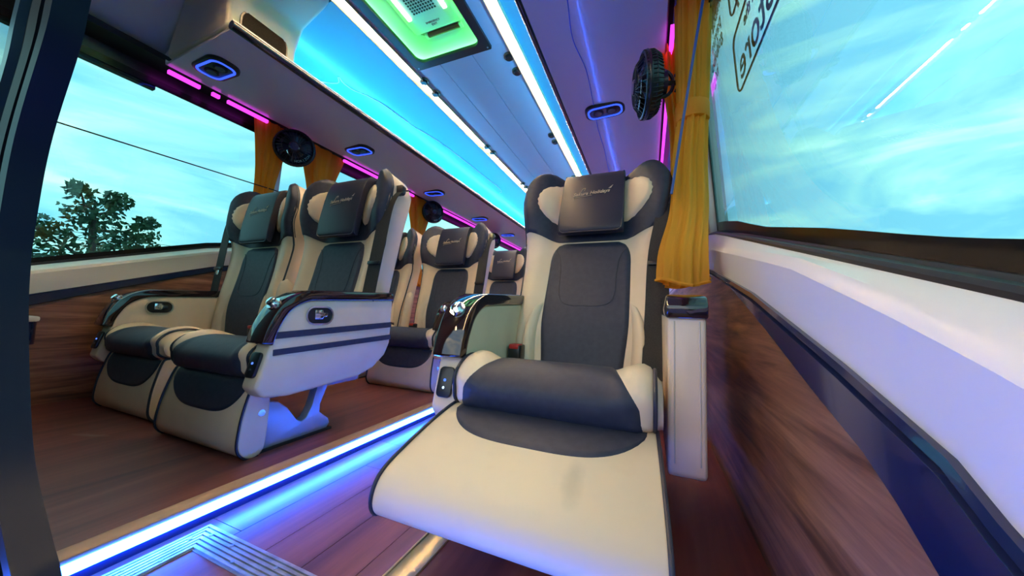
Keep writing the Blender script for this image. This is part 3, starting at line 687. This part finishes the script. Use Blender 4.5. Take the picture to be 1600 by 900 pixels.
        if plain_arm: ar.location.y = .04
        # remote pad on the front face
        fz = Vector((0, -.186, -.035)).normalized(); c0 = Vector((kx, -.077, .278)); upv = Vector((0, .048, .171)).normalized(); nn = Vector((0, -upv.z, upv.y))
        pd = prism('control_pad', rrect(.021, .037, .012, 4), lambda a, b: tuple(c0+Vector((a, 0, 0))+upv*b), lambda a, b: tuple(c0+Vector((a, 0, 0))+upv*b+nn*.010), BLACK, ar, bev=.003)
        for kz in (-.014, .004): 
            bm = bmesh.new(); bm_cyl(bm, c0+upv*kz+nn*.010, nn, .0035, .002, 12); from_bm('pad_button', bm, CHROME if kz < 0 else L_DOT, pd)
        # stripes on the outer face
        for za, zb, ha, hb in ((.364, .385, .020, .022), (.314, .333, .018, .020)):
            y_a, y_b = -.062+ (.385-za)*.12, .424
            prism('stripe', [(y_a, za-ha/2), (y_b, zb-hb/2), (y_b, zb+hb/2), (y_a, za+ha/2)], lambda a, b: (xo_-sg*.001, a, b), lambda a, b: (xo_+sg*.0022, a, b), NAVY, ar)
        # chrome belt/table latch plate
        if sg > 0 or latch_inner:
            xf, dr = (xi, -sg) if latch_inner else (xo_, sg)
            cyz = (.088, .424)
            P1 = rrect(.050, .031, .030, 6, *cyz); P2 = rrect(.045, .026, .025, 6, *cyz)
            bm = bmesh.new(); n = len(P1)
            V = [[bm.verts.new((xf+dr*d, a, b)) for a, b in q] for q, d in ((P1, 0), (P1, .005), (P2, .005), (P2, .001))]
            for k in range(3):
                for i in range(n): bm.faces.new((V[k][i], V[k][(i+1) % n], V[k+1][(i+1) % n], V[k+1][i]))
            lt = from_bm('latch_ring', bm, CHROME, ar)
            prism('latch_well', P2, lambda a, b: (xf-dr*.002, a, b), lambda a, b: (xf+dr*.0012, a, b), BLACK, ar)
            prism('latch_tongue', [(cyz[0]-.018, cyz[1]-.012), (cyz[0]+.012, cyz[1]-.012), (cyz[0]+.012, cyz[1]-.006), (cyz[0]+.028, cyz[1]-.004), (cyz[0]+.028, cyz[1]+.009), (cyz[0]+.012, cyz[1]+.009), (cyz[0]+.010, cyz[1]+.018), (cyz[0]-.018, cyz[1]+.018)],
                  lambda a, b: (xf, a, b), lambda a, b: (xf+dr*.004, a, b), CHROME, ar, bev=.001)
    if mid_arm:
        def ma(u, t):
            v = -.02+.36*t; a = 2*math.pi*u; r = .026*(1-(2*t-1)**8)**.5+.001
            return B(.305+r*math.cos(a)*1.0, v, .035+r*1.25*math.sin(a))
        m_ = grid('folding_armrest', ma, 17, 22, BEIGE, root, 75)
        cyl('pivot_disc', B(.27, -.01, .045), (0, -1, 0), .030, .03, mat('pivot_grey', (.12, .10, .09), .4), m_, n=24)
    # belt
    if belt:
        sg = belt; bx = sg*.288
        path = chain([(bx, .775, -.03), (bx+sg*.004, .745, .02), (bx-sg*.004, .66, .052), (bx-sg*(.040 if plain_arm else .010), .45, .050), (bx-sg*(.050 if plain_arm else .016), .235, .045)] + ([(bx-sg*.058, .02, .062)] if plain_arm else []), 6)
        vs, fs = [], []
        for i, p in enumerate(path):
            hw_ = .024
            for dw, dx in ((-hw_, -.012), (hw_, .012), (hw_, .0145), (-hw_, -.0095)):
                vs.append(B(p.x+sg*dx*-.4+ (dx > .0)*0, p.y, p.z+dw*.75))
        for i in range(len(path)-1):
            for k in range(4): fs.append((4*i+k, 4*i+(k+1) % 4, 4*i+4+(k+1) % 4, 4*i+4+k))
        fs += [(0, 1, 2, 3), (len(vs)-1, len(vs)-2, len(vs)-3, len(vs)-4)]
        # wide face turned to the front
        vs = []
        for p in path:
            for dx, dw in ((-.034, -.001), (.034, -.001), (.034, .0015), (-.034, .0015)): vs.append(B(p.x+sg*(-.012)+dx, p.y, p.z+dw))
        bl = mk('seat_belt', vs, fs, BELT, root, 30)
        gx = bx-sg*.008
        prism('belt_guide', rrect(.030, .022, .012, 4, gx, .755), lambda a, b: B(a, b, .0), lambda a, b: B(a, b, .026), BLACK, bl, bev=.004)
        prism('belt_stop', rrect(.032, .008, .004, 3, bx-sg*(.055 if plain_arm else .024), .40), lambda a, b: B(a, b, .046), lambda a, b: B(a, b, .060), BLACK, bl, bev=.002)
        if sg < 0: prism('belt_tongue', [(bx-sg*.024-.012, .365), (bx-sg*.024+.012, .365), (bx-sg*.024+.012, .395), (bx-sg*.024-.012, .395)], lambda a, b: B(a, b, .052), lambda a, b: B(a, b, .055), CHROME, bl, bev=.001)
        bk = box('belt_buckle', (-sg*.198-.020, .245, .285), (-sg*.198+.020, .30, .350), BLACK, root, bev=.005)
        box('release_button', (-sg*.198-.016, .243, .338), (-sg*.198+.016, .285, .353), RED, bk, bev=.003)
    # steel underframe
    box('seat_frame', (-.20, -.01, .155), (.20, .36, .222), STEEL, root, bev=.006)
    LG = [(-.04, 0), (.205, 0), (.222, .022), (.215, .04), (.178, .072), (.178, .10), (.205, .165), (.165, .172), (.145, .10), (.128, .066), (.112, .058), (.094, .068), (.06, .115), (.03, .142), (-.04, .16)]
    bk0 = .10 if plain_arm else .178
    if plain_arm: LG = [(-.03, 0), (.36, 0), (.36, .16), (.30, .172), (.02, .172), (-.03, .15)]  # single seats: cutout closed to a solid plate to block blue floor light
    for sg in (-1, 1):
        br = prism('leg_bracket', LG, lambda a, b: (sg*bk0, a, b), lambda a, b: (sg*(bk0+.036), a, b), STEEL, root, bev=.003)
        box('foot_rail', (sg*(bk0+.018)-.026, -.045, 0), (sg*(bk0+.018)+.026, .225, .008), BLACKM, br)
        bm = bmesh.new(); bm_cyl(bm, (sg*(bk0+.022), -.03, .125), (sg, 0, 0), .010, .03, 14); from_bm('hinge_bolt', bm, CHROME, br)
    return root
PITCH = .93
make_seat(-1.93, .725, 'beige and navy recliner seat by the front left window', 8, 80, (-1,), -1, latch_inner=True, mid_arm=True, group='recliner seats')
make_seat(-1.32, .695, 'beige and navy recliner seat at the aisle in the front double row', 10.5, 78, (1,), 1, group='recliner seats')
make_seat(-1.93, .675+PITCH, 'beige window seat behind the front double row, mostly hidden', 12, 78, (-1,), -1, latch_inner=True, mid_arm=True, group='recliner seats')
make_seat(-1.32, .675+PITCH, 'beige and navy aisle seat in the second double row', 12, 78, (1,), 1, group='recliner seats')
make_seat(-1.32, .675+2*PITCH, 'farthest visible aisle seat, in the third double row', 12, 78, (1,), 1, group='recliner seats')
make_seat(-.185, .75+.96, 'second single recliner seat, hidden behind the front single seat', 16, 78, (-1,), 1, group='recliner seats', plain_arm=1)  # out of sight; added so it blocks stray blue light from the aisle strip
make_seat(-.205, .75, 'single recliner seat with leg rest raised, beside the yellow curtain', 21, 17, (-1,), 1, group='recliner seats', scuff=True, plain_arm=1)

# ------------------------------------------------------------------ front left partition
pe = chain([(-.62, -.46, 0), (-.703, -.361, 0), (-.747, -.326, 0), (-.84, -.244, 0), (-.90, -.139, 0), (-.95, -.019, 0), (-.966, .05, 0), (-.97, .09, 0), (-.96, .212, 0), (-.933, .299, 0), (-.871, .416, 0), (-.853, .491, 0), (-.80, .64, 0), (-.76, .85, 0), (-.74, 1.1, 0), (-.73, 1.54, 0)], 4)
pt = empty('partition_screen', (-.95, .2, ZF)); tag(pt, 'dark framed glass partition standing at the far left edge', 'partition')
def off(p, w): return (p.x-w+.95, p.y-ZF)
def pband(name, wa, wb, ya, yb, m):
    q = [off(p, wa) for p in pe] + [off(p, wb) for p in pe[::-1]]
    return prism(name, q, lambda a, b: (a, ya, b), lambda a, b: (a, yb, b), m, pt, bev=.0)
pband('edge_bead', 0, .035, -.035, .0, mat('part_edge', (.003, .008, .018), .45, spec=.12))
pband('frame_rib', .035, .075, -0.024, -.002, PARTM); pband('frame_rib', .075, .125, -0.032, -.002, PARTM); pband('frame_rib', .125, .175, -0.025, -.002, PARTM)
pband('frame_rib', .175, .205, -0.036, -.002, mat('part_bead', (.02, .05, .08), .3))
pband('glass_pane', .20, 1.42, -.012, -.008, glassm('partition_glass', (.10, .22, .28)))
pband('backing_panel', .20, 1.42, -.007, -.002, mat('part_panel', (.014, .030, .042), .4))
def pscrew(u, v):
    bm = bmesh.new(); c = Vector((u+.95, -.040, v-ZF)); bm_cyl(bm, c, (0, 1, 0), .011, .006, 20)
    s = from_bm('screw', bm, CHROME, pt)
    bm = bmesh.new(); bm_box(bm, (c.x-.007, c.y-.0008, c.z-.0016), (c.x+.007, c.y+.001, c.z+.0016)); bm_box(bm, (c.x-.0016, c.y-.0008, c.z-.007), (c.x+.0016, c.y+.001, c.z+.007)); from_bm('cross_slot', bm, BLACK, s)
for u, v in ((-1.125, .387), (-1.125, .320), (-1.174, .272), (-1.160, .201)): pscrew(u, v)
# wall tray seen past the partition
tb = empty('wall_tray', (-2.3, .38, -.10)); tag(tb, 'cream-topped dark wall tray peeking out behind the partition', 'tray')
prism('tray_top', rrect(.10, .12, .04), lambda a, b: (a, b, .0), lambda a, b: (a, b, .02), CREAM, tb, bev=.006)
prism('tray_body', rrect(.095, .115, .04), lambda a, b: (a, b, -.09), lambda a, b: (a, b, .0), RAIL, tb, bev=.004)

# ------------------------------------------------------------------ curtains
def curtain(name, label, rows, m, lobes=9, amp=.22, group=None, tie=None):
    """rows: (z, x, y, half_x, half_y)"""
    t = empty(name, (rows[0][1], rows[0][2], rows[-1][0])); tag(t, label, 'curtain', group)
    R = [Vector(p) for p in chain([(r[0], r[1], r[2]) for r in rows], 6)]; Hh = chain([(r[3], r[4], 0) for r in rows], 6)
    K = 96; vs, fs = [], []
    for j, (c, h) in enumerate(zip(R, Hh)):
        for k in range(K):
            a = 2*math.pi*k/K
            rp = 1 + amp*math.sin(lobes*a + .9*math.sin(j*.12)) + .10*math.sin(2.3*lobes*a+j*.09)
            vs.append((c.y+h.x*rp*math.cos(a)-rows[0][1], c.z+h.y*rp*math.sin(a)-rows[0][2], c.x-rows[-1][0]+ (.012*math.sin(2*a+1) if j == len(R)-1 else 0)))
    for j in range(len(R)-1):
        for k in range(K): fs.append((j*K+k, j*K+(k+1) % K, (j+1)*K+(k+1) % K, (j+1)*K+k))
    fs.append(tuple(range(K)))
    mk('cloth', vs, fs, m, t, 80)
    # hem ring at the bottom
    bm = bmesh.new(); j = len(R)-1
    bm_tube(bm, [vs[j*K+k] for k in range(0, K, 2)], .005, 5, True); from_bm('hem', bm, m, t, 60)
    if tie:
        z, x, y, hx, hy = tie
        o = [(x+hx*math.cos(a)-rows[0][1], y+hy*math.sin(a)-rows[0][2]) for a in [2*math.pi*k/40 for k in range(40)]]
        prism('tie_band', o, lambda a, b: (a, b, z-.035-rows[-1][0]), lambda a, b: (a, b, z+.03-rows[-1][0]), m, t, bev=.006)
    return t
curtain('window_curtain', 'long yellow curtain gathered beside the single seat', [(1.20, .150, 1.32, .055, .07), (1.0, .146, 1.32, .05, .05), (.74, .142, 1.31, .045, .045), (.55, .130, 1.30, .050, .05), (.35, .120, 1.21, .052, .045), (.20, .095, 1.10, .058, .042), (.100, .091, 1.08, .060, .042)], YELLOW, lobes=7, amp=.13, group='gathered curtains', tie=(.74, .142, 1.31, .056, .057))
curtain('window_curtain', 'orange curtain to the left of the first clip fan', [(1.185, -2.32, 1.33, .03, .085), (1.0, -2.325, 1.335, .03, .07), (.75, -2.33, 1.32, .03, .045), (.45, -2.35, 1.32, .028, .05)], ORANGE, group='gathered curtains')
curtain('window_curtain', 'orange curtain to the right of the first clip fan', [(1.185, -2.32, 1.70, .03, .15), (1.0, -2.325, 1.70, .03, .105), (.75, -2.33, 1.69, .03, .055), (.45, -2.35, 1.69, .028, .06)], ORANGE, group='gathered curtains')
curtain('window_curtain', 'orange curtain beside the second clip fan', [(1.185, -2.32, 2.86, .03, .18), (1.0, -2.325, 2.88, .03, .13), (.75, -2.33, 2.87, .03, .07), (.5, -2.33, 2.86, .03, .075), (.25, -2.31, 2.85, .03, .10)], ORANGE, group='gathered curtains')
curtain('window_curtain', 'small far orange curtain beside the farthest clip fan', [(1.185, -2.32, 4.42, .03, .18), (.8, -2.33, 4.42, .03, .08), (.4, -2.33, 4.42, .03, .1)], ORANGE, group='gathered curtains')
curtain('window_curtain', 'orange curtain behind the yellow one, next to the clip fan bracket', [(1.185, .085, 1.62, .035, .10), (1.0, .10, 1.60, .03, .07), (.75, .12, 1.58, .03, .05), (.3, .13, 1.57, .04, .06)], ORANGE, group='gathered curtains')
# curtain cords
t = tube('curtain_cord', [(-2.30, -.3, .715), (-2.30, 1.45, .752)], .0035, BLACK, n=6); tag(t, 'thin black cord stretched across the front left window', 'cord')
t = tube('curtain_cord', chain([(.182, .80, 1.13), (.140, 1.10, .91), (.066, 1.175, .40)], 6), .0042, BLUEWIRE, n=6); tag(t, 'blue cord running down over the yellow curtain', 'cord')

# ------------------------------------------------------------------ clip fans
def fan(loc, face, label, back):
    t = empty('clip_fan', loc); tag(t, label, 'fan', 'clip fans on the window pillars')
    f = Vector(face).normalized(); u = Vector((0, 0, 1)).cross(f).normalized(); w = f.cross(u)
    def P(a, b, c): return u*a + w*b + f*c
    R = .115
    def ringp(r, c, n=40): return [P(r*math.cos(2*math.pi*i/n), r*math.sin(2*math.pi*i/n), c) for i in range(n)]
    bm = bmesh.new(); bm_tube(bm, ringp(R, .0), .008, 6, True); bm_tube(bm, ringp(R*.99, -.022), .005, 6, True); cg = from_bm('cage_ring', bm, BLACK, t, 60)
    bm = bmesh.new()
    for i in range(30):
        a = 2*math.pi*i/30; d = (math.cos(a), math.sin(a)); d2 = (math.cos(a+.25), math.sin(a+.25))
        bm_tube(bm, [P(.03*d[0], .03*d[1], .040), P(.075*d2[0], .075*d2[1], .036), P(R*d2[0], R*d2[1], .004)], .0016, 4)
        bm_tube(bm, [P(.035*d[0], .035*d[1], -.05), P(.085*d[0], .085*d[1], -.048), P(R*d[0], R*d[1], -.02)], .0018, 4)
    bm_tube(bm, ringp(.07, .037, 30), .0016, 4, True)
    sp = from_bm('cage_wires', bm, BLACK, t, 60); sp['kind'] = 'stuff'
    bm = bmesh.new(); NB = 60
    Va = [[bm.verts.new(P(r*math.cos(2*math.pi*i/NB), r*math.sin(2*math.pi*i/NB), c)) for i in range(NB)] for r, c in ((.110, .016), (.117, .014), (.117, -.022), (.100, -.045), (.05, -.056), (.05, -.050), (.098, -.039), (.110, -.018))]
    for k in range(8):
        for i in range(NB):
            if k == 3 and i % 3 == 0: pass
            bm.faces.new((Va[k][i], Va[k][(i+1) % NB], Va[(k+1) % 8][(i+1) % NB], Va[(k+1) % 8][i]))
    from_bm('rear_shell', bm, BLACK, t)
    bm = bmesh.new()
    for i in range(48):
        a = 2*math.pi*i/48; bm_tube(bm, [P(.118*math.cos(a), .118*math.sin(a), .012), P(.118*math.cos(a), .118*math.sin(a), -.022), P(.101*math.cos(a), .101*math.sin(a), -.046)], .0025, 4)
    rb = from_bm('rim_ribs', bm, BLACKM, t); rb['kind'] = 'stuff'
    bm = bmesh.new(); bm_cyl(bm, P(0, 0, .036), f, .033, .010, 28, .024); from_bm('hub_badge', bm, mat('fan_badge', (.015, .018, .05), .12, coat=.5), t)
    bm = bmesh.new(); bm_cyl(bm, P(0, 0, -.075), f, .045, .055, 24, .030); from_bm('motor', bm, BLACK, t)
    for k in range(4):
        vs = []
        for i in range(5):
            r = .022+.085*i/4
            for j in range(5):
                a = 2*math.pi*k/4 + (j/4-.5)*1.0 + .25*i/4; vs.append(P(r*math.cos(a), r*math.sin(a), .006+.016*(j/4-.5)))
        fs = [(i*5+j, i*5+j+1, i*5+6+j, i*5+5+j) for i in range(4) for j in range(4)]
        b = mk('blade', vs, fs, mat('fan_blade', (.014, .016, .035), .2), t, 60); md = b.modifiers.new('thick', 'SOLIDIFY'); md.thickness = .002
    # bracket and clip towards the wall
    q = Vector(back)
    bm = bmesh.new(); side = q.normalized().cross(Vector((0, 0, 1))).normalized()
    arc = [P(0, 0, -.06) + Vector((0, 0, .055*math.cos(a))) + q*(.5*math.sin(a)) for a in [math.pi*i/10 for i in range(11)]]
    bm_tube(bm, arc, .007, 6); bm_tube(bm, [P(0, 0, -.07), P(0, 0, -.06)+q], .009, 8)
    for dz in (-.03, .03): bm_tube(bm, [P(0, 0, -.06)+q*.55+Vector((0, 0, dz)), P(0, 0, -.06)+q+Vector((0, 0, dz*1.3))], .006, 6)
    from_bm('bracket', bm, BLACK, t, 60)
    c0 = P(0, 0, -.06)+q
    bm = bmesh.new(); bm_box(bm, (c0.x-.012, c0.y-.03, c0.z-.045), (c0.x+.012, c0.y+.03, c0.z+.045), .004); from_bm('clip', bm, BLACK, t)
    # arc of maker's lettering on the front ring, small printed marks
    for i, ch in enumerate('HORIZON'):
        a = -math.pi/2 + .12 + i*.17
        c = P(.094*math.cos(a), .094*math.sin(a), .0315)
        xx = u*-math.sin(a)+w*math.cos(a); yy = -(u*math.cos(a)+w*math.sin(a))
        text('lettering', ch, .021, mat('fan_print', (.35, .6, .6), .4), t, frame_m(c, xx, yy, f))
    return t
fan((-2.20, 1.41, 1.045), (.80, -.58, -.12), 'black clip fan between the two nearest orange curtains', (-.14, .08, .0))
fan((-2.20, 2.95, 1.06), (.85, -.5, -.1), 'black clip fan beside the second-row orange curtain', (-.14, .06, 0))
fan((-2.20, 4.50, 1.07), (.85, -.5, -.1), 'farthest tiny black clip fan on the left wall', (-.14, .06, 0))
fan((-.018, 1.33, .895), (-.97, -.20, -.06), 'black clip fan hanging beside the yellow curtain', (.085, .02, 0))

# ------------------------------------------------------------------ window stickers (printed on the outside, seen reversed)
INK = mat('sticker_ink', (.012, .02, .03), .6)
def on_glass(y, z): return (xr(z)+.0062, y, z)
def sticker(y0, z0, ln, ht, lines, label):
    t = empty('window_sticker', on_glass(y0+ln/2, z0)); tag(t, label, 'sticker', 'stickers on the front right window')
    t.rotation_euler = (0, -math.radians(4.5), 0)
    bm = bmesh.new(); bm_tube(bm, [(0, a, b) for a, b in rrect(ln/2, ht/2, .03, 5)], .0028, 5, True); from_bm('outline', bm, INK, t, 60)
    for s, sz, a, b in lines:
        text('lettering', s, sz, INK, t, frame_m((0, a, b), (0, 1, 0), (0, 0, 1), (1, 0, 0)), align='RIGHT', off=.0006)
    return t
sticker(.48, .735, .62, .17, (('App Store', .125, .275, -.028), ('Download on the', .045, .20, .052)), 'outlined App Store badge sticker on the front right window')
sticker(.47, .945, .62, .13, (('Google Play', .115, .275, -.028), ('GET IT ON', .045, -.02, .052)), 'outlined badge sticker above the App Store one, cut by the frame')
t = empty('window_lettering', on_glass(1.17, .93)); tag(t, 'column of small dark reversed lettering on glass beside the yellow curtain', 'lettering'); t.rotation_euler = (0, -math.radians(4.5), 0)
for i, s in enumerate(('redBus', 'abhibus', 'paytm', 'goibibo', 'ixigo')):
    text('lettering', s, .062, INK, t, frame_m((0, .12+.03*i, .17-.055*i), (0, 1, 0), (0, 0, 1), (1, 0, 0)), align='RIGHT')

# ------------------------------------------------------------------ outside
o = box('ground', (-150, -150, -2.6), (150, 150, -2.5), add_noise(mat('ground_field', rough=.9), .3, (.05, .07, .03), (.11, .10, .06))); tag(o, 'open ground outside the coach', kind='structure')
LEAF = add_noise(mat('leaves', rough=.7), 2, (.018, .060, .030), (.06, .12, .05))
BARK = mat('bark', (.05, .035, .025), .8)
def tree(loc, h, label, blobs, nleaf=420, seed=1):
    rg = random.Random(seed); t = empty('tree', loc); tag(t, label, 'tree')
    bm = bmesh.new(); bm_tube(bm, [(0, 0, 0), (.1, .05, h*.4), (0, .1, h*.75), (.1, 0, h*.95)], [.16, .12, .07, .02], 8)
    for c, r in blobs: bm_tube(bm, [(0, .05, max(.5, c[2]-r*1.6)), tuple(Vector(c)*.6+Vector((0, 0, c[2]*.32))), c], [.06, .04, .015], 5)
    from_bm('trunk', bm, BARK, t, 60)
    vs, fs = [], []
    for c, r in blobs:
        for k in range(int(nleaf*r)):
            d = Vector((rg.gauss(0, 1), rg.gauss(0, 1), rg.gauss(0, 1))).normalized()*r*rg.random()**.45
            p = Vector(c)+Vector((d.x, d.y, d.z*.8)); a = Vector((rg.gauss(0, 1), rg.gauss(0, 1), rg.gauss(0, 1))).normalized(); b = a.orthogonal().normalized()
            s = rg.uniform(.06, .13); i = len(vs); vs += [p-a*s, p+b*s*.5, p+a*s, p-b*s*.5]; fs.append((i, i+1, i+2, i+3))
    f = mk('foliage', vs, fs, LEAF, t, 0, fix=False); f['kind'] = 'stuff'
    return t
tree((-17.2, 4.6, -2.5), 6, 'loose green tree outside the front left window', [((0, 0, 5.3), .75), ((.3, .9, 4.7), .7), ((-.2, -.9, 4.6), .6), ((0, .2, 4.1), 1.0), ((.2, 1.4, 3.6), .55), ((0, -1.2, 3.7), .7), ((0, .4, 3.2), 1.1), ((0, -.3, 6.0), .35), ((.1, .5, 5.9), .4), ((0, 1.3, 5.3), .35), ((0, 1.7, 4.3), .3), ((0, 0, 2.4), 1.2)], seed=3)
tree((-21.5, 3.4, -2.5), 4, 'low dark tree at the left edge of the front left window', [((0, 0, 3.7), .6), ((0, .7, 3.3), .7), ((0, -.6, 3.2), .7), ((0, 0, 2.6), 1.0), ((0, .8, 2.4), .9)], seed=8)
for i, (za, zb) in enumerate(((3.0, 2.9), (2.62, 2.60), (1.75, 1.85))):
    t = tube('power_line', [(-24, -20, za), (-24, 30, zb)], .012, BLACK, n=5)
    tag(t, ('uppermost', 'middle', 'lowest')[i] + ' of the faint power lines beyond the left window', 'power line')
t = empty('street_lamp', (-24, 9.2, -2.5)); tag(t, 'thin slanted street lamp arm low in the front left window', 'street lamp')
tube('pole', [(0, 1.0, 0), (0, 1.0, 3.0)], .05, STEEL, t); tube('lamp_arm', [(0, 1.0, 3.0), (0, -.3, 3.4)], .035, STEEL, t); box('lamp_head', (-.06, -.7, 3.38), (.06, -.3, 3.48), STEEL, t, bev=.02)
